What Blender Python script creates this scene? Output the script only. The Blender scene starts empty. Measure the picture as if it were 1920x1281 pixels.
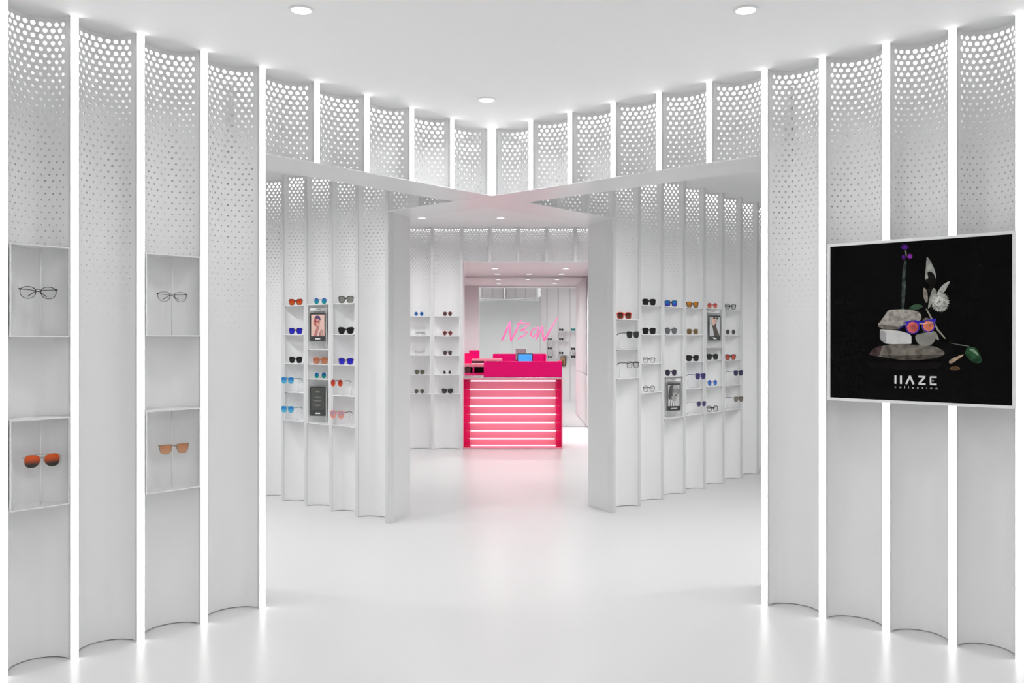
import bpy, math, random
from math import sin, cos, pi, radians as R

# ------------------------------------------------------------------ camera, light, exposure
sc = bpy.context.scene
col = sc.collection
EYE = 1.45
cam_d = bpy.data.cameras.new('camera')
cam = bpy.data.objects.new('camera', cam_d); col.objects.link(cam)
cam.location = (0, 0, EYE); cam.rotation_euler = (pi/2, 0, 0)
cam_d.sensor_width = 36; cam_d.lens = 36*1588.5/1920; cam_d.shift_y = -5.75/1920
cam_d.clip_start = .05
sc.camera = cam
w = bpy.data.worlds.new('world'); sc.world = w; w.use_nodes = True
w.node_tree.nodes['Background'].inputs[0].default_value = (1, 1, 1, 1)
w.node_tree.nodes['Background'].inputs[1].default_value = .3
sc.view_settings.view_transform = 'Standard'; sc.view_settings.look = 'None'
sc.view_settings.gamma = 1; sc.view_settings.use_curve_mapping = False
sc.view_settings.exposure = 0.1
BAR = 3.6          # radiance of the vertical light bars
CAVITY = 4.0       # light strips behind the perforated panels
SPOT = 4.6         # watts of one downlight
cy = sc.cycles
cy.max_bounces = 10; cy.diffuse_bounces = 6; cy.glossy_bounces = 5; cy.transmission_bounces = 6
cy.transparent_max_bounces = 12; cy.caustics_reflective = False; cy.caustics_refractive = False
cy.sample_clamp_indirect = 6.0
cy.use_denoising = True; cy.use_adaptive_sampling = True; cy.adaptive_threshold = .04; cy.adaptive_min_samples = 24; cy.use_light_tree = False

# ------------------------------------------------------------------ materials
M = {}
def srgb(c):
    return tuple((v/255/12.92 if v/255 <= .04045 else ((v/255+.055)/1.055)**2.4) for v in c)
def mat(name, c, rough=.5, metal=0., emit=None, es=0., spec=.5, coat=0., noise=None, alpha=1., trans=0., lin=False):
    m = bpy.data.materials.new(name); m.use_nodes = True
    nt = m.node_tree; b = nt.nodes['Principled BSDF']
    rgb = c if lin else srgb(c)
    b.inputs['Base Color'].default_value = (*rgb, 1)
    b.inputs['Roughness'].default_value = rough; b.inputs['Metallic'].default_value = metal
    b.inputs['Specular IOR Level'].default_value = spec
    b.inputs['Coat Weight'].default_value = coat; b.inputs['Coat Roughness'].default_value = .05
    b.inputs['Alpha'].default_value = alpha; b.inputs['Transmission Weight'].default_value = trans
    if emit: b.inputs['Emission Color'].default_value = (*srgb(emit), 1); b.inputs['Emission Strength'].default_value = es
    if noise:
        scale, amt, bump = noise
        tc = nt.nodes.new('ShaderNodeTexCoord'); tx = nt.nodes.new('ShaderNodeTexNoise')
        tx.inputs['Scale'].default_value = scale; tx.inputs['Detail'].default_value = 4
        nt.links.new(tc.outputs['Object'], tx.inputs['Vector'])
        mx = nt.nodes.new('ShaderNodeMix'); mx.data_type = 'RGBA'
        mx.inputs[6].default_value = (*[v*(1-amt) for v in rgb], 1); mx.inputs[7].default_value = (*[min(1, v*(1+amt)) for v in rgb], 1)
        nt.links.new(tx.outputs['Fac'], mx.inputs[0]); nt.links.new(mx.outputs[2], b.inputs['Base Color'])
        if bump:
            bp = nt.nodes.new('ShaderNodeBump'); bp.inputs['Strength'].default_value = bump; bp.inputs['Distance'].default_value = .002
            nt.links.new(tx.outputs['Fac'], bp.inputs['Height']); nt.links.new(bp.outputs[0], b.inputs['Normal'])
    M[name] = m; return m
def clear_mat(name, tint, gloss=.12, rough=.02):
    """thin clear sheet: tinted see-through with a little mirror reflection that grows at grazing angles"""
    m = bpy.data.materials.new(name); m.use_nodes = True; nt = m.node_tree
    for n in list(nt.nodes): nt.nodes.remove(n)
    out = nt.nodes.new('ShaderNodeOutputMaterial'); t = nt.nodes.new('ShaderNodeBsdfTransparent'); g = nt.nodes.new('ShaderNodeBsdfGlossy')
    lw = nt.nodes.new('ShaderNodeLayerWeight'); lw.inputs[0].default_value = gloss
    t.inputs[0].default_value = (*srgb(tint), 1); g.inputs['Roughness'].default_value = rough
    mx = nt.nodes.new('ShaderNodeMixShader')
    nt.links.new(lw.outputs['Fresnel'], mx.inputs[0]); nt.links.new(t.outputs[0], mx.inputs[1]); nt.links.new(g.outputs[0], mx.inputs[2])
    nt.links.new(mx.outputs[0], out.inputs[0]); M[name] = m; return m
def lens_mat(name, top, bottom, metal=.35, rough=.12):
    """tinted lens whose dye runs from one colour at the top to another at the bottom"""
    m = mat(name, top, rough, metal, spec=.6); nt = m.node_tree; b = nt.nodes['Principled BSDF']
    tc = nt.nodes.new('ShaderNodeTexCoord'); sp = nt.nodes.new('ShaderNodeSeparateXYZ'); rp = nt.nodes.new('ShaderNodeValToRGB')
    rp.color_ramp.elements[0].position = .25; rp.color_ramp.elements[1].position = .75
    rp.color_ramp.elements[0].color = (*srgb(bottom), 1); rp.color_ramp.elements[1].color = (*srgb(top), 1)
    nt.links.new(tc.outputs['Generated'], sp.inputs[0]); nt.links.new(sp.outputs[2], rp.inputs[0]); nt.links.new(rp.outputs[0], b.inputs['Base Color'])
    return m
mat('panel_white', (.87, .87, .872), .5, lin=True, noise=(6, .015, 0))
mat('wall_white', (.82, .82, .823), .55, lin=True, noise=(3, .015, 0))
mat('jamb_white', (.80, .80, .803), .28, lin=True, noise=(3, .01, 0))
mat('ceiling_white', (.88, .88, .88), .7, lin=True, noise=(2, .01, 0))
mat('fin_grey', (.72, .72, .725), .4, lin=True, noise=(20, .02, 0))
mat('channel', (.72, .72, .725), .4, 0, lin=True, noise=(20, .02, 0))
mat('shelf_white', (.86, .86, .865), .25, lin=True, noise=(15, .01, 0))
mat('diffuser', (.9, .9, .9), .5, emit=(255, 255, 255), es=BAR, lin=True)
mat('cavity_strip', (.9, .9, .9), .5, emit=(255, 255, 255), es=CAVITY, lin=True)
mat('cavity_strip_soft', (.9, .9, .9), .5, emit=(255, 255, 255), es=CAVITY*.3, lin=True)
mat('lamp_lens', (.9, .9, .9), .5, emit=(255, 255, 255), es=4, lin=True)
mat('lamp_trim', (.85, .85, .85), .4, lin=True, noise=(30, .01, 0))
mat('mirror', (.90, .905, .905), .0, 1., lin=True)
mat('steel', (.6, .6, .6), .25, 1., lin=True, noise=(40, .05, 0))
mat('rod_white', (.9, .9, .9), .2, lin=True, noise=(40, .01, 0))
mat('black_print', (8, 7, 7), .12, spec=.16, noise=(8, .1, 0))
clear_mat('glass', (255, 255, 255), .06)
clear_mat('acrylic', (250, 250, 250), .08)
clear_mat('pink_acrylic', (255, 238, 243), .05)
mat('floor_resin', (.67, .67, .668), .27, lin=True, spec=.13, noise=(1.3, .004, 0))

# ------------------------------------------------------------------ helpers
class MB:
    def __init__(s): s.v = []; s.f = []
    def add(s, v, f):
        k = len(s.v); s.v += [tuple(p) for p in v]; s.f += [tuple(i+k for i in q) for q in f]; return s
    def box(s, x0, x1, y0, y1, z0, z1):
        return s.add([(x0,y0,z0),(x1,y0,z0),(x1,y1,z0),(x0,y1,z0),(x0,y0,z1),(x1,y0,z1),(x1,y1,z1),(x0,y1,z1)],
                     [(0,3,2,1),(4,5,6,7),(0,1,5,4),(1,2,6,5),(2,3,7,6),(3,0,4,7)])
    def prism(s, pts, z0, z1):          # pts = plan outline
        n = len(pts); a = sum(pts[i][0]*pts[(i+1)%n][1]-pts[(i+1)%n][0]*pts[i][1] for i in range(n))
        if a < 0: pts = pts[::-1]
        return s.add([(x,y,z0) for x,y in pts]+[(x,y,z1) for x,y in pts],
                     [tuple(range(n))[::-1], tuple(range(n,2*n))]+[(i,(i+1)%n,n+(i+1)%n,n+i) for i in range(n)])
    def slab(s, pts, y0, y1):           # pts = outline in x,z ; thickness along y
        n = len(pts); a = sum(pts[i][0]*pts[(i+1)%n][1]-pts[(i+1)%n][0]*pts[i][1] for i in range(n))
        if a < 0: pts = pts[::-1]
        return s.add([(x,y0,z) for x,z in pts]+[(x,y1,z) for x,z in pts],
                     [tuple(range(n)), tuple(range(n,2*n))[::-1]]+[(i,n+i,n+(i+1)%n,(i+1)%n) for i in range(n)])
    def tube(s, pts, r, n=8):
        rs = r if isinstance(r, (list, tuple)) else [r]*len(pts)
        V = []; L = len(pts)
        for i, p in enumerate(pts):
            a = pts[max(i-1,0)]; b = pts[min(i+1,L-1)]
            t = [b[k]-a[k] for k in range(3)]; l = math.sqrt(sum(q*q for q in t)) or 1; t = [q/l for q in t]
            up = (0,0,1) if abs(t[2]) < .9 else (0,1,0)
            u = (t[1]*up[2]-t[2]*up[1], t[2]*up[0]-t[0]*up[2], t[0]*up[1]-t[1]*up[0]); l = math.sqrt(sum(q*q for q in u)); u = [q/l for q in u]
            w_ = (u[1]*t[2]-u[2]*t[1], u[2]*t[0]-u[0]*t[2], u[0]*t[1]-u[1]*t[0])
            for j in range(n):
                c, d = rs[i]*cos(2*pi*j/n), rs[i]*sin(2*pi*j/n); V.append(tuple(p[k]+u[k]*c+w_[k]*d for k in range(3)))
        F = [(i*n+j, i*n+(j+1)%n, (i+1)*n+(j+1)%n, (i+1)*n+j) for i in range(L-1) for j in range(n)]
        F += [tuple(range(n))[::-1], tuple((L-1)*n+j for j in range(n))]
        return s.add(V, F)
    def disc(s, r0, r1, z0, z1, n=32):  # ring with rectangular section (r0 = 0 gives a plain disc)
        if r0 <= 0: return s.prism([(r1*cos(2*pi*i/n), r1*sin(2*pi*i/n)) for i in range(n)], z0, z1)
        V = []
        for r, z in ((r0,z0),(r1,z0),(r1,z1),(r0,z1)): V += [(r*cos(2*pi*i/n), r*sin(2*pi*i/n), z) for i in range(n)]
        return s.add(V, [(a*n+i, b*n+i, b*n+(i+1)%n, a*n+(i+1)%n) for a, b in ((1,0),(2,1),(3,2),(0,3)) for i in range(n)])
    def mesh(s, name, m, smooth=False):
        me = bpy.data.meshes.new(name); me.from_pydata(s.v, [], s.f); me.update()
        if m: me.materials.append(M[m])
        if smooth:
            for p in me.polygons: p.use_smooth = True
        return me
    def build(s, name, m, parent=None, loc=(0,0,0), rz=0, smooth=False, bevel=0):
        return place(name, s.mesh(name, m, smooth), parent, loc, rz, bevel=bevel)
def place(name, me, parent=None, loc=(0,0,0), rz=0, scale=None, bevel=0):
    o = bpy.data.objects.new(name, me); col.objects.link(o); o.location = loc; o.rotation_euler = (0,0,rz)
    if scale: o.scale = scale
    if parent: o.parent = parent
    if bevel:
        b = o.modifiers.new('bevel', 'BEVEL'); b.width = bevel; b.segments = 2; b.limit_method = 'ANGLE'
    return o
def thing(name, label, cat, loc=(0,0,0), rz=0, group=None):
    o = bpy.data.objects.new(name, None); o.empty_display_size = .1; col.objects.link(o)
    o.location = loc; o.rotation_euler = (0,0,rz); return tag(o, label, cat, group)
def tag(o, label, cat, group=None):
    o['label'] = label; o['category'] = cat
    if group: o['group'] = group
    return o
def struct(o): o['kind'] = 'structure'; return o

# ------------------------------------------------------------------ the plan
CEIL, SOFFIT, THICK = 2.908, 2.444, .37
PX, PY = -.1436, 5.9108
A1, A2 = .7238, .8566
class Face:
    """one face of a wall: s runs left to right for someone looking at it, o goes into the wall"""
    def __init__(s, ox, oy, nx, ny): s.ox, s.oy, s.nx, s.ny = ox, oy, nx, ny; s.rz = math.atan2(-nx, ny)
    def pt(s, a, o, z=0): return (s.ox+s.ny*a+s.nx*o, s.oy-s.nx*a+s.ny*o, z)
    def back(s, th): return Face(s.ox+s.nx*th, s.oy+s.ny*th, -s.nx, -s.ny)
F1 = Face(PX, PY, -cos(A1), sin(A1))     # line running from front left to back right
F2 = Face(PX, PY, cos(A2), sin(A2))      # line running from back left to front right
FB = Face(0, 11.05, 0, 1)                # back wall, facing the entrance
ARC_C, ARC_S, LIP = .27, .122, .010
ARC_R = ARC_C**2/(8*ARC_S)+ARC_S/2; ARC_A = math.acos((ARC_R-ARC_S)/ARC_R); ARC_L = 2*ARC_R*ARC_A
def arc(u):
    a = (u/ARC_L-.5)*2*ARC_A
    return ARC_R*sin(a), LIP+ARC_R*(cos(a)-cos(ARC_A)), a
FINW = .034

# ------------------------------------------------------------------ perforated fluted panel (real holes)
def panel_mesh(name, zlo):
    V, N, Fc = [], [], []
    def vert(u, z, dy=0, nrm=None):
        x, y, a = arc(u); V.append((x, y+dy, z))
        N.append(nrm if nrm else (-sin(a), -cos(a), 0)); return len(V)-1
    m, n_c = .028, 10
    p = (ARC_L-2*m)/n_c; rz = .0285
    us = [m*i/3 for i in range(3)]+[m+p/2*i for i in range(2*n_c+1)]+[ARC_L-m+m*i/3 for i in range(1,4)]
    def strip(za, zb, u_list):
        ids = [(vert(u, za), vert(u, zb)) for u in u_list]
        for (a, b), (c, d) in zip(ids, ids[1:]): Fc.append((a, c, d, b))
    z = CEIL; first = CEIL-.030
    strip(first+rz/2, CEIL, us)
    k = 0
    while True:
        zc = first-k*rz
        if zc-rz/2 < max(zlo+.004, 1.415): break
        t = max(0, (zc-1.43)/(first-1.43)); r = .0012+.0024*t+.0070*t*t
        odd = k % 2; lo = m+(p/2 if odd else 0); cells = n_c-odd
        left = [u for u in us if u <= lo+1e-6]; right = [u for u in us if u >= ARC_L-lo-1e-6]
        strip(zc-rz/2, zc+rz/2, left); strip(zc-rz/2, zc+rz/2, right)
        nn = 16 if r > .0042 else 8
        for c in range(cells):
            uc = lo+p*(c+.5); h = rz/2; q = p/2
            out = [vert(uc+a, zc+b) for a, b in ((q,0),(q,h),(0,h),(-q,h),(-q,0),(-q,-h),(0,-h),(q,-h))]
            ang = [2*pi*j/nn for j in range(nn)]
            inn = [vert(uc+r*cos(a), zc+r*sin(a)) for a in ang]
            step = nn//8
            for i in range(8):
                Fc.append((out[i], out[(i+1)%8])+tuple(inn[(i*step+step-j) % nn] for j in range(step+1)))
            x, y, a0 = arc(uc)
            rim = [(vert(uc+r*cos(a), zc+r*sin(a), 0, (-cos(a)*cos(a0), cos(a)*sin(a0), -sin(a))), vert(uc+r*cos(a), zc+r*sin(a), .0035, (-cos(a)*cos(a0), cos(a)*sin(a0), -sin(a)))) for a in ang]
            for j in range(nn):
                a, b = rim[j], rim[(j+1) % nn]; Fc.append((a[0], a[1], b[1], b[0]))
        k += 1
    strip(zlo, zc+rz/2, us)
    me = bpy.data.meshes.new(name); me.from_pydata(V, [], Fc); me.update(); me.materials.append(M['panel_white'])
    for q in me.polygons: q.use_smooth = True
    me.normals_split_custom_set_from_vertices(N)
    return me
PANEL = {'full': panel_mesh('panel', .004), 'head': panel_mesh('panel', SOFFIT+.006)}
def fin_meshes(z0):
    lit = MB().box(-FINW/2-.002, -FINW/2, 0, .06, z0, CEIL).box(FINW/2, FINW/2+.002, 0, .06, z0, CEIL).box(-FINW/2, FINW/2, .03, .06, z0, CEIL)
    dif = MB().box(-FINW/2+.0005, FINW/2-.0005, -.001, .029, z0+.001, CEIL-.001)
    fin = MB().box(-FINW/2, FINW/2, 0, .06, z0, CEIL)
    return lit.mesh('light_bar', 'channel'), dif.mesh('diffuser', 'diffuser'), fin.mesh('fin', 'fin_grey')
FIN = {'full': fin_meshes(0), 'head': fin_meshes(SOFFIT+.0062)}
def flutes(face, ss, kind, root, lit, panels=True, ends=(True, True)):
    """fins (or light bars) at every s in ss and a concave perforated panel between each pair"""
    ch, df, fn = FIN[kind]
    for i, s in enumerate(ss):
        if (i == 0 and not ends[0]) or (i == len(ss)-1 and not ends[1]): continue
        if lit:
            b = place('light_bar', ch, root, face.pt(s, 0), face.rz)
            place('diffuser', df, b)
        else: place('fin', fn, root, face.pt(s, 0), face.rz)
    for a, b in zip(ss, ss[1:]):
        place('panel', PANEL[kind], root, face.pt((a+b)/2, 0), face.rz, ((abs(b-a)-FINW)/ARC_C, 1, 1))
def rect(face, s0, s1, o0, o1): return [face.pt(s0,o0)[:2], face.pt(s1,o0)[:2], face.pt(s1,o1)[:2], face.pt(s0,o1)[:2]]
def strip_light(face, s0, s1, root, m='cavity_strip'):
    MB().prism(rect(face, s0, s1, .19, .30), CEIL-.03, CEIL-.012).build('strip_light', m, root)

# ------------------------------------------------------------------ shell
struct(MB().box(-6.6, 6.6, -4.2, 14.4, -.1, 0).build('floor', 'floor_resin'))
struct(MB().prism([(-6.6,-4.2),(6.6,-4.2),(6.6,14.4),(-6.6,14.4)], CEIL, CEIL+.12).build('ceiling', 'ceiling_white'))
struct(MB().box(-6.7, -6.5, -4.2, 14.4, 0, CEIL).build('wall_outer_left', 'wall_white'))
struct(MB().box(6.5, 6.7, -4.2, 14.4, 0, CEIL).build('wall_outer_right', 'wall_white'))
struct(MB().box(-6.5, 6.5, 14.2, 14.4, 0, CEIL).build('wall_outer_back', 'wall_white'))
wf = struct(MB().box(-6.5, 6.5, -4.2, -4.0, 0, CEIL).build('wall_front', 'wall_white'))
for i in range(6):                                  # large white cladding panels on the wall opposite the shop
    MB().box(-5.4+1.8*i+.01, -3.6+1.8*i-.01, -4.0, -3.97, .1, 2.1).build('cladding_panel', 'wall_white', wf)

L1F = [-4.217,-3.928,-3.639,-3.350,-3.061,-2.772,-2.469,-2.144,-1.808]
L1H = [-1.808,-1.457,-1.099,-.739,-.382,-.021]
L1BH = [.395,.752,1.129,1.506]
L1B = [1.506,1.886,2.266,2.652,3.033,3.416,3.807,4.19,4.575,4.96]
L2F = [2.003,2.320,2.636,2.934,3.211,3.49,3.77,4.05,4.33]
L2H = [.023,.356,.683,1.018,1.344,1.673,2.003]
L2BH = [-1.111,-.762,-.41]
L2B = [-4.63,-4.28,-3.93,-3.577,-3.226,-2.875,-2.524,-2.177,-1.825,-1.480,-1.111]
SL = .155                                           # the jambs are cut at a slant, nearly along the walking direction
def jamb(face, s, d, mb):
    k = SL if face is F1 else -SL
    mb.prism([face.pt(s-d*.004, .004)[:2], face.pt(s+d*.021, .004)[:2], face.pt(s+d*.021+k, THICK)[:2], face.pt(s-d*.004+k, THICK)[:2]], 0, SOFFIT)
def arm(name, face, wall, head, lit, d):
    """one arm of the crossing walls: d = +1 when the opening lies to the right of the solid part"""
    mb = MB()
    e = wall[-1] if d > 0 else wall[0]
    jamb(face, e, d, mb)
    far = wall[0] if d > 0 else wall[-1]
    mb.prism(rect(face, far-.02, far+.02, .06, THICK-.06), 0, CEIL)      # closes the far end of the wall
    root = struct(mb.build(name, 'jamb_white'))
    flutes(face, wall, 'full', root, lit)
    flutes(face, head, 'head', root, lit, ends=(d < 0, d > 0))
    bk = face.back(THICK)
    for lst, kd in ((wall, 'full'), (head, 'head')):
        z0 = 0 if kd == 'full' else SOFFIT+.0062
        k = (SL if face is F1 else -SL) if kd == 'full' else 0
        b0, b1 = lst[0]+(k if d < 0 else 0), lst[-1]+(k if d > 0 else 0)
        MB().prism(rect(face, b0, b1, THICK-.03, THICK-.012), z0, CEIL).build('back_board', 'panel_white', root)
        for v in lst:
            if b0-.001 <= v <= b1+.001: place('fin', FIN[kd][2], root, bk.pt(-v, 0), bk.rz)
    strip_light(face, wall[0]+.02, wall[-1]-.02, root); strip_light(face, head[0]+.02, head[-1]-.02, root)
    return root
wl = arm('wall_left', F1, L1F, L1H, True, 1)
wr = arm('wall_right', F2, L2F, L2H, True, -1)
wil = arm('wall_inner_left', F2, L2B, L2BH, False, 1)
wir = arm('wall_inner_right', F1, L1B, L1BH, False, -1)
# the flat undersides of the headers cross over the openings
def quad(f, a, b, c, e): return [f.pt(a, 0)[:2], f.pt(b, 0)[:2], f.pt(c, THICK)[:2], f.pt(e, THICK)[:2]]
struct(MB().prism(quad(F1, -1.829, 1.527, 1.527+SL, -1.829+SL), SOFFIT, SOFFIT+.006).build('trim_1', 'jamb_white'))
struct(MB().prism(quad(F2, -1.132, 2.024, 2.024-SL, -1.132-SL), SOFFIT-.0004, SOFFIT+.0056).build('trim_2', 'jamb_white'))

# back wall with the cash desk recess
BL = [-3.274,-2.902,-2.530,-2.158,-1.786,-1.414,-1.041,-.659]
BH = [-.659,-.289,.081,.452,.825,1.197,1.569]
BR = [1.569,1.94,2.31,2.68,3.05]
mb = MB()
mb.box(-4.6, -.64, 11.41, 11.45, 0, CEIL).box(1.55, 4.6, 11.41, 11.45, 0, CEIL).box(-.64, 1.55, 11.41, 11.45, SOFFIT, CEIL)
mb.box(-.64, 1.55, 11.05, 11.41, SOFFIT, SOFFIT+.006)
mb.box(-.678, -.64, 11.06, 11.41, 0, SOFFIT).box(1.55, 1.588, 11.06, 11.41, 0, SOFFIT)
mb.box(-4.6, -3.29, 11.05, 11.09, 0, CEIL).box(3.07, 4.6, 11.05, 11.09, 0, CEIL)
wb = struct(mb.build('wall_back', 'jamb_white'))
flutes(FB, BL, 'full', wb, False); flutes(FB, BR, 'full', wb, False); flutes(FB, BH, 'head', wb, False, ends=(False, False))
for a, b in ((BL[0]+.02, BL[-1]-.02), (BH[0]+.02, BH[-1]-.02), (BR[0]+.02, BR[-1]-.02)): strip_light(FB, a, b, wb, 'cavity_strip_soft')
# recess behind the desk: low ceiling, side walls, mirror
struct(MB().box(-1.15, 1.6, 11.45, 13.95, SOFFIT+.018, SOFFIT+.06).build('ceiling_recess', 'ceiling_white'))
struct(MB().box(-1.15, -1.1, 11.45, 13.95, 0, SOFFIT+.06).build('wall_recess_left', 'wall_white'))
wrr = struct(MB().box(1.24, 1.6, 11.45, 13.95, 0, SOFFIT+.06).build('wall_recess_right', 'wall_white'))
for i in range(3): MB().box(1.228, 1.24, 11.47+.8*i, 12.25+.8*i, .86, 2.45).build('cladding_panel', 'wall_white', wrr)
MB().box(1.222, 1.24, 11.5, 13.86, .02, .84).build('plinth_panel', 'wall_white', wrr)
mirror = tag(MB().box(-1.1, 1.222, 13.88, 13.9, .003, SOFFIT+.014).build('wall_mirror', 'mirror'), 'full height mirror behind the pink cash desk', 'mirror')
struct(MB().box(-1.1, 1.24, 13.9, 13.95, 0, SOFFIT+.06).build('wall_recess_back', 'wall_white'))

# ------------------------------------------------------------------ downlights
trim_me = MB().disc(.043, .056, -.006, 0).mesh('trim', 'lamp_trim', False)
lens_me = MB().disc(0, .044, -.002, .0).mesh('lens', 'lamp_lens')
def downlight(x, y, z, label, group=None, watts=None):
    t = thing('downlight', label, 'downlight', (x, y, z), 0, group)
    place('trim', trim_me, t); place('lens', lens_me, t)
    ld = bpy.data.lights.new('lamp', 'AREA'); ld.shape = 'DISK'; ld.size = .08; ld.energy = watts or SPOT; ld.spread = R(150)
    lo = bpy.data.objects.new('lamp', ld); col.objects.link(lo); lo.location = (0,0,-.008); lo.parent = t
    return t
downlight(-.934, 3.755, CEIL, 'round recessed downlight at the top edge above the left light bars')
downlight(1.036, 3.755, CEIL, 'round recessed downlight at the top edge towards the black poster')
downlight(-.156, 5.17, CEIL, 'round recessed downlight in front of the inside corner of the light bars')
downlight(-1.09, 10.24, CEIL, 'round recessed downlight in the back room above the left shelves')
downlight(-.14, 10.24, CEIL, 'round recessed downlight in the back room above the pink desk')
for x, y in ((.85,10.24),(1.9,10.2),(-2.1,10.2),(-.6,8.9),(.4,8.9),(-1.6,9.4),(1.5,9.4)):
    downlight(x, y, CEIL, 'round recessed downlight of the back room hidden above the header beams', 'hidden back room downlights', SPOT*1.35)
for x, y in ((0,2.3),(-1.7,2.2),(1.9,2.2),(-.9,.8),(.9,.8),(-2.6,.8),(2.7,.8),(0,-.8),(-1.9,-.8),(1.9,-.8),(-1,-2.4),(1,-2.4),(-3,-2.4),(3,-2.4)):
    downlight(x, y, CEIL, 'added round downlight behind the viewer for ambient light', 'added ambient downlights', SPOT*(2.6 if y < 0 else .8))  # unseen lamps added to supply ambient light
for x, y in ((-1.75,5.9),(-2.7,6.6),(-2.7,5.3),(-3.8,6.2),(-3.9,7.6),(-3.8,4.6),(-5.2,6)):
    downlight(x, y, CEIL, 'round recessed downlight of the left side room hidden by the header', 'left side room downlights', SPOT*1.95)
for x, y in ((1.5,5.9),(2.4,5.2),(2.5,6.5),(3.5,6.2),(3.7,7.6),(3.6,4.8),(5.0,6.2)):
    downlight(x, y, CEIL, 'round recessed downlight of the right side room hidden by the header', 'right side room downlights', SPOT*1.95)
RC = SOFFIT+.018
for x, y, l in ((-.247,12.25,'downlight in the low recess ceiling front row left above the desk'), (.78,12.25,'downlight in the low recess ceiling front row right above the desk'),
                (-.235,13.25,'downlight next to the mirror in the recess ceiling left one of three'), (.27,13.25,'downlight next to the mirror in the recess ceiling middle one of three'), (.77,13.25,'downlight next to the mirror in the recess ceiling right one of three')):
    downlight(x, y, RC, l, None, SPOT*3.4)

# ------------------------------------------------------------------ display shelves set into the flutes
def dshape(wd, inset=.004, n=14, front=0.0):
    """plan outline of a plate that fills one flute: straight front edge, curved back"""
    k = (wd-2*inset)/ARC_C
    pts = [(-wd/2+inset, front), (wd/2-inset, front)]
    for i in range(n+1):
        x, y, a = arc(ARC_L*(1-i/n)); pts.append((x*k, y-.003))
    return pts
def cell(face, sl, sr): return (sl+sr)/2, abs(sr-sl)-FINW
def shelf_unit(face, sl, sr, zs, label, rods=(), name='shelf_unit', group='wall shelf units'):
    c, wd = cell(face, sl, sr)
    t = thing(name, label, 'shelf', face.pt(c, 0, min(zs)-.006), face.rz, group)
    z0 = min(zs)-.006
    pl = MB().prism(dshape(wd), 0, .006).mesh('shelf', 'shelf_white')
    for z in zs: place('shelf', pl, t, (0, 0, z-.006-z0))
    for sg in (-1, 1):
        x0, x1 = sorted((sg*(wd/2-.002), sg*(wd/2-.012)))
        MB().box(x0, x1, .002, .012, .006, max(zs)-z0-.006).build('side_strip', 'shelf_white', t)
        for z in zs: MB().box(*sorted((sg*(wd/2-.016), sg*(wd/2-.030))), .004, .010, z-z0-.013, z-z0-.006).build('bracket', 'steel', t)
    for x, o, za, zb in rods: MB().tube([(x, o, za-z0), (x, o, zb-z0)], .0035, 8).build('rod', 'rod_white', t, smooth=True)
    return t
Z5 = [1.742, 1.486, 1.232, .977, .728]

# ------------------------------------------------------------------ eyewear
def outline(kind, a, b, n=32):
    """lens outline for the lens on the viewer's right; +x points to the temple"""
    P = []
    for i in range(n):
        t = 2*pi*i/n; c, s_ = cos(t), sin(t)
        def sup(e): return (math.copysign(abs(c)**(2/e), c), math.copysign(abs(s_)**(2/e), s_))
        if kind == 'round': x, z = c, s_
        elif kind == 'oval': x, z = sup(2.3); x *= 1.0+.08*z
        elif kind == 'panto': x, z = sup(2.5); x *= 1+.14*z
        elif kind == 'square': x, z = sup(4.2); x *= 1+.05*z
        elif kind == 'way': x, z = sup(3.6); x *= 1+.13*z; z += .10*max(x, 0)*(1 if z > 0 else .2)
        elif kind == 'cat': x, z = sup(2.9); x *= 1+.12*z; z += .22*max(x, 0)*max(z, 0)
        elif kind == 'aviator': x, z = sup(2.5); x = x*(1+.16*z)-.10*z*0 + (.16*-z if z < 0 else 0); z = z*1.0+.06*x
        elif kind == 'hex': x, z = sup(1.55)
        elif kind == 'halfmoon': x, z = sup(2.7); x *= 1+.12*z; z = min(z, .62)*1.15
        P.append((x*a, z*b))
    return P
EYE_M = {}
def emat(c, clearish=False):
    k = ('f', c, clearish)
    if k not in EYE_M: EYE_M[k] = clear_mat('frame_clear_%d' % len(EYE_M), c, .25, .1) if clearish else mat('frame_%d' % len(EYE_M), c, .25, 0, coat=.3, noise=(300, .25, 0))
    return EYE_M[k].name
def lmat(c):
    k = ('l', c)
    if k not in EYE_M:
        if c[0] == 'clear': EYE_M[k] = clear_mat('lens_clear_%d' % len(EYE_M), c[1], .12, .02)
        elif len(c) == 2 and isinstance(c[0], tuple): EYE_M[k] = lens_mat('lens_grad_%d' % len(EYE_M), c[0], c[1])
        else: EYE_M[k] = mat('lens_%d' % len(EYE_M), c, .1, .3, spec=.6, noise=(25, .18, 0))
    return EYE_M[k].name
def key(m): M[m] = bpy.data.materials[m]; return m
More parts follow.
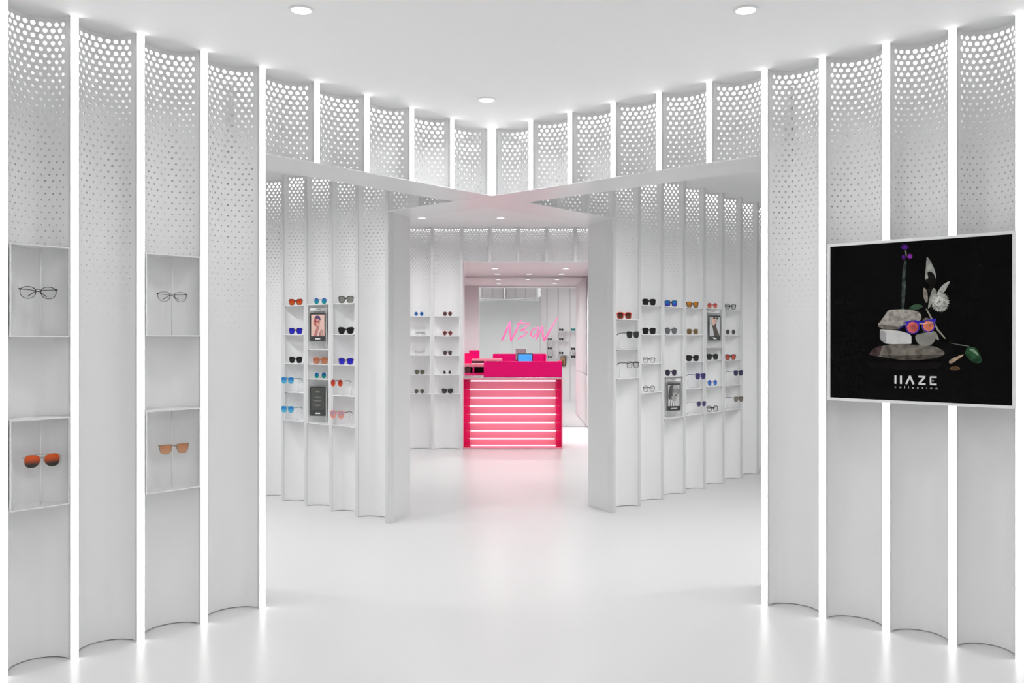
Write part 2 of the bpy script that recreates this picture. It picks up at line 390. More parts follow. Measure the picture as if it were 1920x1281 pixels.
def eyewear(loc, rz, shape, fc, lc, label, a=.0255, b=.0215, rim=.0032, temples='fold', clear_frame=False, tc=None, brow=0, gap=.009, cat='sunglasses', group=None, sag=0., temple_r=.0028, roll=0., half=False):
    a *= .94; b *= 1.13
    """a pair of glasses; origin under the middle of the front, front looks along local -y"""
    t = thing('sunglasses' if cat == 'sunglasses' else 'eyeglasses', label, cat, loc, rz, group)
    t.rotation_euler[1] = roll
    fm = key(emat(fc, clear_frame)); lm = key(lmat(lc)); tm = key(emat(tc if tc else fc, clear_frame and not tc))
    zc = b+rim+.0005; cx_ = a+gap+rim
    ol = outline(shape, a, b); n = len(ol)
    fr = MB()
    for sg in (-1, 1):
        V = []; y = lambda x: .10*max(0, abs(x)-.02)**1*.5
        ring = []
        for (x, z) in ol:
            l = math.hypot(x, z) or 1; tr = rim*(1.25 if z > 0 else 1)
            ox, oz = x+x/l*tr, z+z/l*tr
            for (px, pz) in ((x, z), (ox, oz)):
                X = sg*(cx_+px); V += [(X, y(X)-.002, zc+pz), (X, y(X)+.0022, zc+pz)]
        F = []
        for i in range(n):
            j = (i+1) % n; p, q = i*4, j*4
            if half and ol[i][1] < b*.1: continue
            F += [(p, q, q+2, p+2), (p+2, q+2, q+3, p+3), (p+3, q+3, q+1, p+1), (p+1, q+1, q, p)]
        if sg > 0: F = [f[::-1] for f in F]
        fr.add(V, F)
        LV = [(sg*(cx_+x*1.01), y(cx_+x)+d, zc+z*1.01) for d in (-.0004, .0006) for x, z in ol]
        LF = [tuple(range(n)), tuple(range(2*n-1, n-1, -1))]+[(i, n+i, n+(i+1) % n, (i+1) % n) for i in range(n)]
        if sg > 0: LF = [f[::-1] for f in LF]
        MB().add(LV, LF).build('lens', lm, t)
        hx, hy, hz = sg*(cx_+a*1.06+rim), y(cx_+a)+.002, zc+b*.62
        fr.box(min(hx-sg*.006, hx+sg*.003), max(hx-sg*.006, hx+sg*.003), hy-.004, hy+.004, hz-.0028, hz+.0028)
        tr = temple_r
        if temples == 'fold':
            k = .004 if sg > 0 else .0095
            pts = [(hx, hy+.003, hz), (hx-sg*.006, hy+.006+k, hz), (hx-sg*.05, hy+.008+k, hz-.003), (hx-sg*.085, hy+.009+k, hz-.010), (hx-sg*.112, hy+.010+k, hz-.010-sag)]
        else:
            pts = [(hx, hy+.002, hz), (hx, hy+.045, hz), (hx-sg*.003, hy+.090, hz-.001), (hx-sg*.006, hy+.116, hz-.006), (hx-sg*.008, hy+.134, hz-.016)]
        MB().tube(pts, [tr, tr*1.05, tr, tr*1.1, tr*1.2], 6).build('temple', tm, t, smooth=True)
    bx = gap+rim*.6
    zb = zc+b*(.45 if shape not in ('round',) else .3)
    br = max(.0016, rim*.62)
    fr.tube([(-bx-.002, 0, zb-.001), (-bx*.5, -.002, zb+.0035), (bx*.5, -.002, zb+.0035), (bx+.002, 0, zb-.001)], br, 6)
    if brow: fr.tube([(-cx_*.75, 0, zc+b+rim*.5), (0, -.002, zc+b+rim*.4), (cx_*.75, 0, zc+b+rim*.5)], .0014, 6)
    for sg in (-1, 1): fr.tube([(sg*bx*.9, .002, zb-.006), (sg*bx*.8, .008, zb-.010), (sg*(bx*.95), .009, zb-.017)], .0012, 5)
    fr.build('frame', fm, t)
    return t
BK = (18, 18, 19)
def clr(tint=(250, 250, 250)): return ('clear', tint)
def on(face, s, o, z, yaw): return dict(loc=face.pt(s, o, z), rz=face.rz+R(yaw))

# --- glazed display cases in the left light bar wall
def display_case(sl, sr, z0, z1, label):
    c, wd = cell(F1, sl, sr); wd -= .012
    t = thing('display_case', label, 'display case', F1.pt(c, 0, z0), F1.rz, 'glazed display cases in the left wall')
    h = z1-z0; fw = .0055
    pl = MB().prism(dshape(wd, .003), 0, .004).mesh('plate', 'shelf_white')
    place('base_plate', pl, t); place('top_plate', pl, t, (0, 0, h-.004))
    for sg in (-1, 1): MB().box(*sorted((sg*wd/2, sg*(wd/2-fw))), -.004, .006, 0, h).build('frame_side', 'shelf_white', t)
    MB().box(-wd/2+fw, wd/2-fw, -.004, .006, 0, fw).build('frame_rail', 'shelf_white', t)
    MB().box(-wd/2+fw, wd/2-fw, -.004, .006, h-fw, h).build('frame_rail', 'shelf_white', t)
    MB().box(-wd/2+fw, wd/2-fw, -.0005, .0010, fw, h-fw).build('glass_pane', 'glass', t)
    us = [ARC_L*i/24 for i in range(25)]; kx = (wd-.006)/ARC_C; lv = [(arc(u)[0]*kx, arc(u)[1]-.008, z) for z in (.004, h-.004) for u in us]
    MB().add(lv, [(i, i+1, 26+i, 25+i) for i in range(24)]).build('liner', 'panel_white', t, smooth=True)
    MB().tube([(.026, .068, .004), (.026, .068, h-.004)], .003, 8).build('rod', 'rod_white', t, smooth=True)
    return t
display_case(-3.061, -2.772, 1.456, 1.860, 'upper glass display case at the left edge holding black rimmed eyeglasses')
display_case(-2.469, -2.144, 1.460, 1.863, 'upper glass display case between light bars holding thin brown eyeglasses')
display_case(-3.061, -2.772, .703, 1.098, 'lower glass display case at the left edge holding aviator sunglasses')
display_case(-2.469, -2.144, .698, 1.100, 'lower glass display case between light bars holding peach lens sunglasses')
eyewear(**on(F1, -2.908, .045, 1.625, -8), shape='oval', fc=(38, 40, 40), lc=clr(), label='round black rimmed eyeglasses hanging in the upper case at the left edge', a=.0310, b=.0222, rim=.0022, gap=.0095, temples='fold', sag=.022, tc=(45, 45, 45), cat='eyeglasses', temple_r=.0016)
eyewear(**on(F1, -2.290, .045, 1.632, -8), shape='panto', fc=(70, 62, 56), lc=clr(), label='thin brown rimmed eyeglasses hanging in the upper case between light bars', a=.0300, b=.0205, rim=.0016, gap=.0105, temples='fold', sag=.018, tc=(70, 65, 60), cat='eyeglasses', temple_r=.0014)
eyewear(**on(F1, -2.892, .045, .876, -8), shape='aviator', fc=(170, 165, 155), lc=((235, 95, 35), (62, 60, 56)), label='metal aviator sunglasses with orange to grey lenses in the lower left case', a=.0325, b=.0245, rim=.0011, gap=.0075, brow=1, temple_r=.0012)
eyewear(**on(F1, -2.280, .045, .877, -8), shape='halfmoon', fc=(150, 135, 120), lc=((214, 148, 108), (226, 170, 132)), label='flat topped sunglasses with peach lenses in the lower case between light bars', a=.0290, b=.0215, rim=.0018, gap=.0125, brow=0, temple_r=.0015)

# --- left inner wall: three columns of shelves
uA, uB, uC = (-2.524, -2.177), (-2.177, -1.825), (-1.825, -1.480)
shelf_unit(F2, *uA, Z5, 'white column of five shelves on the left inner wall farthest from the pillar', [(-.02, .06, .977, 1.055), (-.02, .06, .728, .80)])
shelf_unit(F2, *uB, [1.742, 1.358, 1.232, 1.105, .724], 'white column of shelves with two framed posters on the left inner wall', [(.0, .085, .724, 1.099), (.0, .085, 1.358, 1.736)])
shelf_unit(F2, *uC, Z5, 'white column of five shelves on the left inner wall nearest the pillar', [(.03, .06, .977, 1.055), (.03, .06, .728, .80)])
cA, cB, cC = -2.355, -1.996, -1.647
yw = 27
def L(s, z, **k): return eyewear(**on(F2, s-.010, .030, z, k.pop('yaw', yw)), **k)
L(cA, 1.742, shape='cat', fc=(78, 48, 34), lc=((214, 60, 30), (226, 98, 30)), label='brown cat eye sunglasses with red orange mirror lenses on the left inner wall top shelf', rim=.0036)
L(cA, 1.486, shape='cat', fc=(86, 52, 58), lc=((30, 34, 190), (38, 46, 215)), label='brown sunglasses with deep blue lenses, second shelf of the farthest left column', rim=.0034)
L(cA, 1.232, shape='cat', fc=BK, lc=(30, 30, 31), label='black cat eye sunglasses, third shelf of the farthest left column', rim=.0036, a=.024)
eyewear(**on(F2, -2.405, -.028, 1.051, 19), shape='way', fc=(70, 160, 190), lc=((50, 120, 205), (90, 185, 225)), label='upper of two light blue sunglasses with open arms on the left inner wall', temples='open', rim=.0036, tc=(45, 110, 110))
eyewear(**on(F2, -2.405, -.028, .796, 19), shape='way', fc=(70, 160, 190), lc=((45, 130, 215), (90, 190, 225)), label='lower of two light blue sunglasses with open arms on the left inner wall', temples='open', rim=.0036, tc=(45, 110, 110))
L(cB, 1.742, shape='round', fc=(205, 205, 205), lc=((60, 120, 205), (20, 165, 160)), label='round rimless sunglasses with blue green lenses above the pink poster', a=.0235, b=.0235, rim=.001, gap=.012, temple_r=.0018, tc=(90, 75, 60))
L(cB, 1.232, shape='square', fc=(196, 122, 92), lc=((196, 118, 84), (205, 140, 110)), label='peach brown square sunglasses in the poster column', rim=.0034)
L(cB, 1.105, shape='round', fc=(235, 235, 235), lc=((30, 95, 175), (0, 150, 130)), label='white framed sunglasses with green blue lenses above the dark text poster', a=.023, b=.0225, rim=.003)
L(cC, 1.742, shape='cat', fc=(62, 58, 52), lc=(150, 148, 142), label='dark speckled sunglasses with pale grey lenses, top shelf beside the left pillar', rim=.0044)
L(cC, 1.486, shape='cat', fc=(22, 22, 22), lc=(34, 34, 33), label='black sunglasses, second shelf of the column beside the left pillar', rim=.0038, a=.0275)
L(cC, 1.232, shape='cat', fc=(120, 80, 110), lc=((40, 40, 200), (52, 52, 220)), label='violet framed sunglasses with blue lenses beside the left pillar', rim=.0034, a=.0265)
eyewear(**on(F2, -1.705, -.028, 1.052, 19), shape='round', fc=(190, 160, 120), lc=((175, 50, 50), (225, 80, 45)), label='rimless sunglasses with red lenses and dark open arms on the left inner wall', temples='open', a=.0225, b=.0245, rim=.001, gap=.013, tc=(40, 34, 30))
eyewear(**on(F2, -1.700, -.028, .788, 19), shape='panto', fc=(232, 138, 122), lc=((190, 160, 185), (232, 170, 152)), label='pink framed sunglasses with dark open arms, lowest in the column by the left pillar', temples='open', a=.0265, b=.0255, rim=.0042, tc=(46, 38, 36))

# --- right inner wall: six columns
r = L1B
rr = [(r[i], r[i+1]) for i in range(6)]
cR = [(a+b)/2 for a, b in rr]
def rods(*z): return [(-.03, .06, zz, zz+.078) for zz in z]
shelf_unit(F1, *rr[0], [1.614, 1.360, 1.114], 'white column of three shelves next to the right pillar', rods(1.360, 1.114))
shelf_unit(F1, *rr[1], Z5[:4], 'white column of four shelves second from the right pillar')
shelf_unit(F1, *rr[2], [1.742, 1.486, 1.105, .725], 'white column of shelves with a black and white portrait low down', [(0, .085, .725, 1.099)])
shelf_unit(F1, *rr[3], Z5, 'white column of five shelves fourth from the right pillar', rods(.977, .728))
shelf_unit(F1, *rr[4], [1.746, 1.365, 1.240, .984, .727], 'white column of shelves with a portrait poster near the top', [(0, .085, 1.365, 1.740)])
shelf_unit(F1, *rr[5], Z5, 'white column of five shelves farthest from the right pillar', rods(.977, .728))
gR = [1.683, 2.072, 2.442, 2.835, 3.227, 3.608]
def Rr(i, z, **k): return eyewear(**on(F1, gR[i]+.010, .030, z, k.pop('yaw', -26)), **k)
def Rf(s, z, **k): return eyewear(**on(F1, s, -.028, z, -16), temples='open', **k)
Rr(0, 1.614, shape='square', fc=(226, 72, 52), lc=((70, 34, 30), (110, 66, 44)), label='bright red square sunglasses on the shelf next to the right pillar', rim=.0048, a=.0265)
Rf(1.735, 1.452, shape='way', fc=BK, lc=(44, 46, 46), label='black sunglasses with open arms next to the right pillar', rim=.0040, temple_r=.0036)
Rf(1.735, 1.199, shape='square', fc=BK, lc=clr(), label='black eyeglasses with clear lenses and open arms next to the right pillar', rim=.0030, cat='eyeglasses', temple_r=.0036)
Rr(1, 1.742, shape='square', fc=BK, lc=(28, 28, 29), label='chunky black sunglasses, top shelf of the second right column', rim=.0045)
Rr(1, 1.486, shape='square', fc=BK, lc=(26, 26, 26), label='chunky black sunglasses, second shelf of the second right column', rim=.0045)
Rr(1, 1.232, shape='panto', fc=(74, 56, 52), lc=clr(), label='thin dark brown eyeglasses with clear lenses, third shelf of the second right column', rim=.0018, cat='eyeglasses', temple_r=.0016)
Rr(1, .977, shape='round', fc=(38, 38, 38), lc=clr(), label='thin black round eyeglasses, lowest shelf of the second right column', a=.0235, b=.0225, rim=.0022, cat='eyeglasses', temple_r=.0016)
Rr(2, 1.742, shape='square', fc=BK, lc=((30, 125, 205), (60, 60, 190)), label='black sunglasses with bright blue mirror lenses on the right inner wall', rim=.0038)
Rr(2, 1.486, shape='round', fc=(66, 70, 72), lc=(118, 124, 126), label='round grey sunglasses on the right inner wall above the empty shelf space', a=.0255, b=.0265, rim=.0018, gap=.010)
Rr(2, 1.105, shape='round', fc=(60, 45, 45), lc=(62, 52, 78), label='round dark purple sunglasses above the black and white portrait', a=.025, b=.0255, rim=.0016, gap=.010)
Rr(3, 1.742, shape='way', fc=(36, 30, 26), lc=((226, 142, 34), (170, 122, 62)), label='dark sunglasses with orange lenses on the right inner wall top shelf', rim=.004)
Rr(3, 1.486, shape='square', fc=(196, 186, 172), lc=(124, 100, 64), label='pale transparent sunglasses with olive brown lenses on the right inner wall', rim=.0036)
Rr(3, 1.232, shape='way', fc=(14, 14, 14), lc=(36, 36, 37), label='black sunglasses, third shelf of the fourth right column', rim=.0048, a=.0275)
Rf(2.895, 1.060, shape='way', fc=(36, 62, 150), lc=((66, 52, 92), (70, 58, 110)), label='blue framed sunglasses with patterned blue open arms on the right inner wall', rim=.0036, temple_r=.0036)
Rf(2.912, .800, shape='panto', fc=(170, 165, 165), lc=(78, 70, 118), label='thin metal sunglasses with violet lenses and open arms, low on the right inner wall', rim=.0014, temple_r=.0014)
Rr(4, 1.746, shape='round', fc=(190, 120, 90), lc=((196, 66, 84), (226, 122, 92)), label='small round sunglasses with red lenses above the portrait poster', a=.0215, b=.0225, rim=.0012, gap=.012)
Rr(4, 1.240, shape='square', fc=BK, lc=(36, 40, 38), label='black sunglasses directly below the portrait poster on the right', rim=.0042)
Rr(4, .984, shape='round', fc=(180, 186, 190), lc=((50, 90, 205), (66, 128, 200)), label='round sunglasses with blue lenses in the fifth right column', a=.0215, b=.0235, rim=.0012, gap=.012)
Rr(4, .727, shape='panto', fc=(24, 24, 24), lc=clr(), label='thick black round eyeglasses on the lowest shelf of the fifth right column', rim=.0044, cat='eyeglasses')
Rr(5, 1.742, shape='cat', fc=(22, 22, 22), lc=clr((235, 238, 236)), label='black cat eye eyeglasses on the farthest right column top shelf', rim=.0044, cat='eyeglasses')
Rr(5, 1.486, shape='round', fc=(236, 236, 236), lc=(72, 72, 76), label='white framed round grey sunglasses on the farthest right column', a=.0225, b=.0235, rim=.0022, gap=.012)
Rr(5, 1.232, shape='way', fc=(48, 30, 28), lc=((176, 70, 70), (206, 96, 70)), label='dark sunglasses with red lenses on the farthest right column', rim=.0036)
Rf(3.675, 1.068, shape='way', fc=(34, 36, 44), lc=(58, 56, 96), label='navy black sunglasses with open arms on the farthest right column', rim=.0036, temple_r=.003)
Rf(3.680, .802, shape='aviator', fc=(64, 58, 48), lc=(128, 122, 108), label='brown grey sunglasses with open arms, lowest on the farthest right column', rim=.003, temple_r=.003)

# --- back wall: two columns left of the desk
shelf_unit(FB, -1.414, -1.041, Z5, 'white column of five shelves on the back wall at the pillar')
shelf_unit(FB, -1.041, -.659, Z5, 'white column of five shelves on the back wall beside the pink desk')
def B(x, z, **k): return eyewear(**on(FB, x, .055, z, k.pop('yaw', 0)), **k)
B(-1.220, 1.742, shape='round', fc=(235, 235, 235), lc=(32, 96, 170), label='round sunglasses with blue lenses and white rims on the back wall', a=.0235, b=.0235, rim=.0022, gap=.012)
B(-1.205, 1.486, shape='panto', fc=(196, 196, 196), lc=clr(), label='clear framed eyeglasses with dark arms on the back wall second shelf', rim=.0020, cat='eyeglasses', tc=(120, 120, 120), gap=.010)
B(-1.205, 1.232, shape='round', fc=(150, 150, 150), lc=clr(), label='thin silver round eyeglasses on the back wall third shelf', a=.0255, b=.0235, rim=.0012, cat='eyeglasses', temple_r=.0014)
B(-1.210, .977, shape='round', fc=(54, 54, 44), lc=(98, 100, 80), label='round dark olive sunglasses on the back wall fourth shelf', a=.0265, b=.0260, rim=.0026)
B(-1.215, .728, shape='round', fc=(120, 120, 115), lc=(78, 76, 68), label='rimless round olive grey sunglasses on the back wall lowest shelf', a=.0245, b=.0245, rim=.001, gap=.014)
B(-.845, 1.742, shape='round', fc=(150, 110, 100), lc=(92, 58, 58), label='round brown sunglasses on the back wall top shelf beside the desk', a=.0235, b=.0245, rim=.0020)
B(-.845, 1.486, shape='hex', fc=(176, 96, 76), lc=((82, 44, 52), (120, 66, 70)), label='red brown hexagonal sunglasses on the back wall beside the desk', a=.0255, b=.0250, rim=.0030)
B(-.845, 1.232, shape='round', fc=(70, 66, 64), lc=(82, 64, 70), label='dark plum sunglasses with straight brow bar on the back wall', a=.0235, b=.0235, rim=.0020, brow=1)
B(-.850, .977, shape='round', fc=(244, 244, 244), lc=(56, 56, 58), label='thick white round sunglasses with dark lenses on the back wall', a=.0205, b=.0205, rim=.0060)
B(-.848, .728, shape='cat', fc=(24, 24, 22), lc=(46, 46, 44), label='large black sunglasses on the lowest back wall shelf beside the desk', a=.0300, b=.0250, rim=.0046, gap=.006)

# --- glasses on the far side of the right inner wall, seen only in the mirror
G1 = F1.back(THICK)
for i, (s, z, c, l) in enumerate(((-2.44, 1.62, (24,24,24), 'black sunglasses reflected in the mirror, uppermost of the middle row'), (-2.44, 1.40, (24,24,24), 'black sunglasses reflected in the mirror, second of the middle row'),
        (-2.06, 1.40, (60,60,60), 'grey sunglasses reflected in the mirror behind the pink lettering'), (-2.06, 1.18, (24,24,24), 'black sunglasses reflected in the mirror, third in the left row'),
        (-2.06, .98, (24,24,24), 'black sunglasses reflected in the mirror, lowest in the left row'), (-2.44, 1.08, (24,24,24), 'black sunglasses reflected in the mirror just above the small poster'),
        (-2.83, 1.62, (40,140,140), 'teal sunglasses reflected in the mirror, top of the right row'), (-2.83, 1.18, (40,40,40), 'dark sunglasses reflected in the mirror, middle of the right row'), (-2.83, 1.0, (40,40,40), 'dark sunglasses reflected in the mirror, bottom of the right row'))):
    eyewear(**on(G1, s, -.07, z, 0), shape='way', fc=c, lc=c, label=l, rim=.004, group='sunglasses seen in the mirror')
for a, b, zz, l in ((-2.266, -1.886, (1.40, 1.18, .98), 'shelf column reflected in the mirror behind the pink lettering'), (-2.652, -2.266, (1.62, 1.40, 1.08), 'shelf column reflected in the mirror with the small poster'), (-3.033, -2.652, (1.62, 1.18, 1.0), 'shelf column reflected in the mirror near its right side')):
    c, wd = cell(G1, a, b)
    t = thing('shelf_unit', l, 'shelf', G1.pt(c, 0, min(zz)-.006), G1.rz, 'shelf columns seen in the mirror')
    MB().box(-.012, .012, .002, .012, 0, max(zz)-min(zz)+.006).build('side_strip', 'shelf_white', t)
    for z in zz: MB().box(-wd/2+.01, wd/2-.01, -.11, .002, z-min(zz), z-min(zz)+.006).build('shelf', 'shelf_white', t)

# ------------------------------------------------------------------ framed posters on the shelves
def poster(face, s, o, z0, z1, wd, label, art, yaw=0, cat='poster'):
    t = thing('framed_poster', label, cat, face.pt(s, o, z0), face.rz+R(yaw))
    h = z1-z0
    MB().box(-wd/2-.006, wd/2+.010, .004, .010, -.006, h+.008).build('acrylic_holder', 'acrylic', t)
    MB().box(-wd/2, wd/2, 0, .004, 0, h).build('frame', key(emat((64, 66, 66))), t)
    for sx in (-1, 1):
        for zz in (.007, h-.007): MB().slab([(sx*(wd/2-.007)+.003*cos(a*pi/4), zz+.003*sin(a*pi/4)) for a in range(8)], -.002, 0).build('bolt', 'steel', t)
    for i, (nm, c, pts) in enumerate(art):
        pts = [(-wd/2+u*wd, v*h) for u, v in pts]
        MB().slab(pts, -.0004*(i+1)-.0002, 0).build(nm, key(pmat(c)), t)
    return t
P_M = {}
def pmat(c, rough=.35, noise=None):
    if c not in P_M: P_M[c] = mat('print_%d' % len(P_M), c, rough, spec=.3, noise=noise or (60, .12, 0))
    return P_M[c].name
def rc(u0, u1, v0, v1): return [(u0,v0),(u1,v0),(u1,v1),(u0,v1)]
def el(u, v, ru, rv, n=16): return [(u+ru*cos(2*pi*i/n), v+rv*sin(2*pi*i/n)) for i in range(n)]
poster(F2, -2.065, .045, 1.426, 1.668, .150, 'framed pink portrait poster of a person in sunglasses on the left inner wall', [
    ('print_background', (232, 196, 184), rc(.10,.93,.18,.945)), ('print_torso', (190, 122, 118), [(.28,.18),(.33,.38),(.45,.44),(.50,.36),(.62,.30),(.72,.44),(.84,.38),(.88,.18)]),
    ('print_shirt', (224, 206, 200), [(.44,.18),(.60,.42),(.64,.42),(.56,.18)]), ('print_arm', (196, 170, 160), [(.70,.18),(.68,.34),(.76,.42),(.82,.30),(.80,.18)]),
    ('print_neck', (196, 136, 128), [(.40,.36),(.42,.56),(.60,.56),(.58,.40),(.50,.34)]), ('print_face', (222, 164, 150), el(.49,.68,.17,.15)), ('print_shade', (188, 92, 92), [(.28,.72),(.30,.58),(.36,.52),(.42,.56),(.40,.70),(.44,.84),(.32,.86)]),
    ('print_hair', (96, 74, 116), [(.34,.78),(.36,.88),(.48,.92),(.64,.88),(.70,.76),(.64,.74),(.58,.80),(.46,.80)]), ('print_sunglasses', (150, 70, 76), el(.40,.71,.06,.035)), ('print_sunglasses', (150, 74, 80), el(.56,.70,.05,.03)),
    ('print_logo', (238, 238, 238), rc(.37,.66,.065,.11))], 27)
poster(F2, -2.065, .045, .783, 1.036, .150, 'dark grey framed text poster low on the left inner wall', [
    ('print_field', (80, 82, 78), rc(.10,.90,.20,.95)), ('print_line', (190, 190, 188), rc(.38,.64,.80,.825)), ('print_line', (150, 150, 148), rc(.33,.72,.63,.645)),
    ('print_line', (150, 150, 148), rc(.28,.74,.505,.52)), ('print_line', (150, 150, 148), rc(.36,.66,.475,.488)), ('print_line', (150, 150, 148), rc(.28,.72,.365,.38)), ('print_line', (150, 150, 148), rc(.38,.64,.335,.348)),
    ('print_logo', (238, 238, 238), rc(.37,.66,.065,.11))], 27)
poster(F1, 2.523, .045, .782, 1.033, .150, 'black and white framed portrait of a person in round glasses on the right', [
    ('print_background', (196, 196, 196), rc(.10,.93,.17,.95)), ('print_hair', (86, 86, 86), [(.12,.50),(.14,.75),(.25,.93),(.50,.95),(.46,.70),(.40,.45),(.34,.20),(.20,.22)]),
    ('print_face', (176, 174, 172), [(.42,.62),(.44,.88),(.60,.95),(.80,.92),(.86,.72),(.80,.52),(.62,.46),(.48,.52)]), ('print_hand', (160, 158, 156), [(.34,.52),(.52,.58),(.68,.48),(.66,.36),(.50,.34),(.38,.40)]),
    ('print_blouse', (214, 214, 214), [(.14,.17),(.18,.40),(.30,.44),(.44,.34),(.60,.32),(.80,.17)]), ('print_stripe', (96, 96, 96), [(.22,.17),(.26,.40),(.30,.40),(.28,.17)]), ('print_stripe', (96, 96, 96), [(.38,.17),(.40,.34),(.44,.34),(.44,.17)]), ('print_stripe', (110, 110, 110), [(.56,.17),(.54,.31),(.58,.31),(.64,.17)]),
    ('print_glasses', (60, 60, 60), el(.56,.74,.10,.085)), ('print_lens', (150, 150, 150), el(.56,.74,.08,.068)), ('print_glasses', (60, 60, 60), el(.80,.71,.09,.08)), ('print_lens', (150, 150, 150), el(.80,.71,.07,.064)), ('print_lips', (80, 78, 78), el(.64,.57,.07,.022)),
    ('print_lettering', (226, 226, 226), rc(.30,.74,.075,.10))], -27)
poster(F1, 3.309, .045, 1.430, 1.676, .140, 'framed poster of a figure in a dark sleeve and sunglasses on the right inner wall', [
    ('print_background', (186, 188, 190), rc(.08,.94,.17,.95)), ('print_fold', (206, 208, 210), [(.08,.17),(.08,.60),(.30,.66),(.40,.17)]), ('print_fold', (206, 208, 210), [(.62,.60),(.92,.90),(.94,.40),(.80,.20)]),
    ('print_face', (222, 190, 172), [(.24,.68),(.28,.90),(.40,.95),(.66,.95),(.62,.74),(.52,.62),(.36,.58)]), ('print_sleeve', (86, 78, 74), [(.26,.64),(.40,.60),(.56,.70),(.66,.50),(.92,.17),(.46,.17),(.38,.42)]),
    ('print_sunglasses', (70, 66, 64), el(.46,.90,.10,.045)), ('print_sunglasses', (70, 66, 64), el(.70,.89,.09,.045)), ('print_lips', (206, 120, 100), el(.54,.79,.05,.03)),
    ('print_logo', (236, 236, 234), [(.34,.125),(.36,.085),(.44,.05),(.66,.055),(.64,.09),(.50,.10),(.46,.13)])], -27)
poster(G1, -2.45, -.020, .80, 1.03, .16, 'small brown poster reflected at the right side of the mirror', [('print_background', (196, 150, 110), rc(.1,.9,.12,.92)), ('print_figure', (120, 70, 46), [(.3,.12),(.35,.5),(.5,.8),(.62,.5),(.7,.12)])])
def name_plate(face, s, o, z0, z1, wd, label, yaw=0):
    t = thing('name_plate', label, 'name plate', face.pt(s, o, z0), face.rz+R(yaw))
    MB().box(-wd/2, wd/2, 0, .004, 0, z1-z0).build('plate', 'shelf_white', t)
    MB().box(-wd*.13, wd*.13, -.0006, 0, (z1-z0)*.40, (z1-z0)*.62).build('print_line', key(pmat((150, 150, 150))), t)
name_plate(F2, -2.05, .045, 1.690, 1.714, .158, 'white name plate above the pink portrait poster', 27)
name_plate(F1, 2.523, .045, 1.055, 1.080, .160, 'white name plate above the black and white portrait', -27)
name_plate(F1, 3.277, .045, 1.704, 1.729, .146, 'white name plate above the dark sleeve poster', -27)

# ------------------------------------------------------------------ large advertising poster on the right wall
S0, Z0, PW, PH = 2.358, 1.134, .843, .798
ad = thing('advertising_display', 'large square black poster of stacked stones, flowers and sunglasses over the right light bars', 'poster', F2.pt(S0, -.005, Z0), F2.rz)
fw = .014
MB().box(0, PW, -.022, 0, 0, PH).build('backing', 'channel', ad)
MB().box(0, fw, -.030, -.001, 0, PH).build('frame_side', 'shelf_white', ad, bevel=.001); MB().box(PW-fw, PW, -.030, -.001, 0, PH).build('frame_side', 'shelf_white', ad, bevel=.001)
MB().box(fw, PW-fw, -.030, -.001, 0, fw).build('frame_rail', 'shelf_white', ad, bevel=.001); MB().box(fw, PW-fw, -.030, -.001, PH-fw, PH).build('frame_rail', 'shelf_white', ad, bevel=.001)
pr = MB().box(fw, PW-fw, -.024, -.0222, fw, PH-fw).build('printed_sheet', 'black_print', ad)
def pnoise(name, c, sc_, amt):
    m = mat('print_'+name, c, .5, spec=.08, noise=(sc_, amt, 0)); nt = m.node_tree
    mx = next(n for n in nt.nodes if n.type == 'MIX'); tx = next(n for n in nt.nodes if n.type == 'TEX_NOISE')
    mr = nt.nodes.new('ShaderNodeMapRange'); mr.inputs['From Min'].default_value = .36; mr.inputs['From Max'].default_value = .64
    nt.links.new(tx.outputs['Fac'], mr.inputs[0]); nt.links.new(mr.outputs[0], mx.inputs[0]); return m.name
def smooth_outline(p, k=2):
    for _ in range(k):
        q = []
        for (x0, z0), (x1, z1) in zip(p, p[1:]+p[:1]): q += [(.8*x0+.2*x1, .8*z0+.2*z1), (.2*x0+.8*x1, .2*z0+.8*z1)]
        p = q
    return p
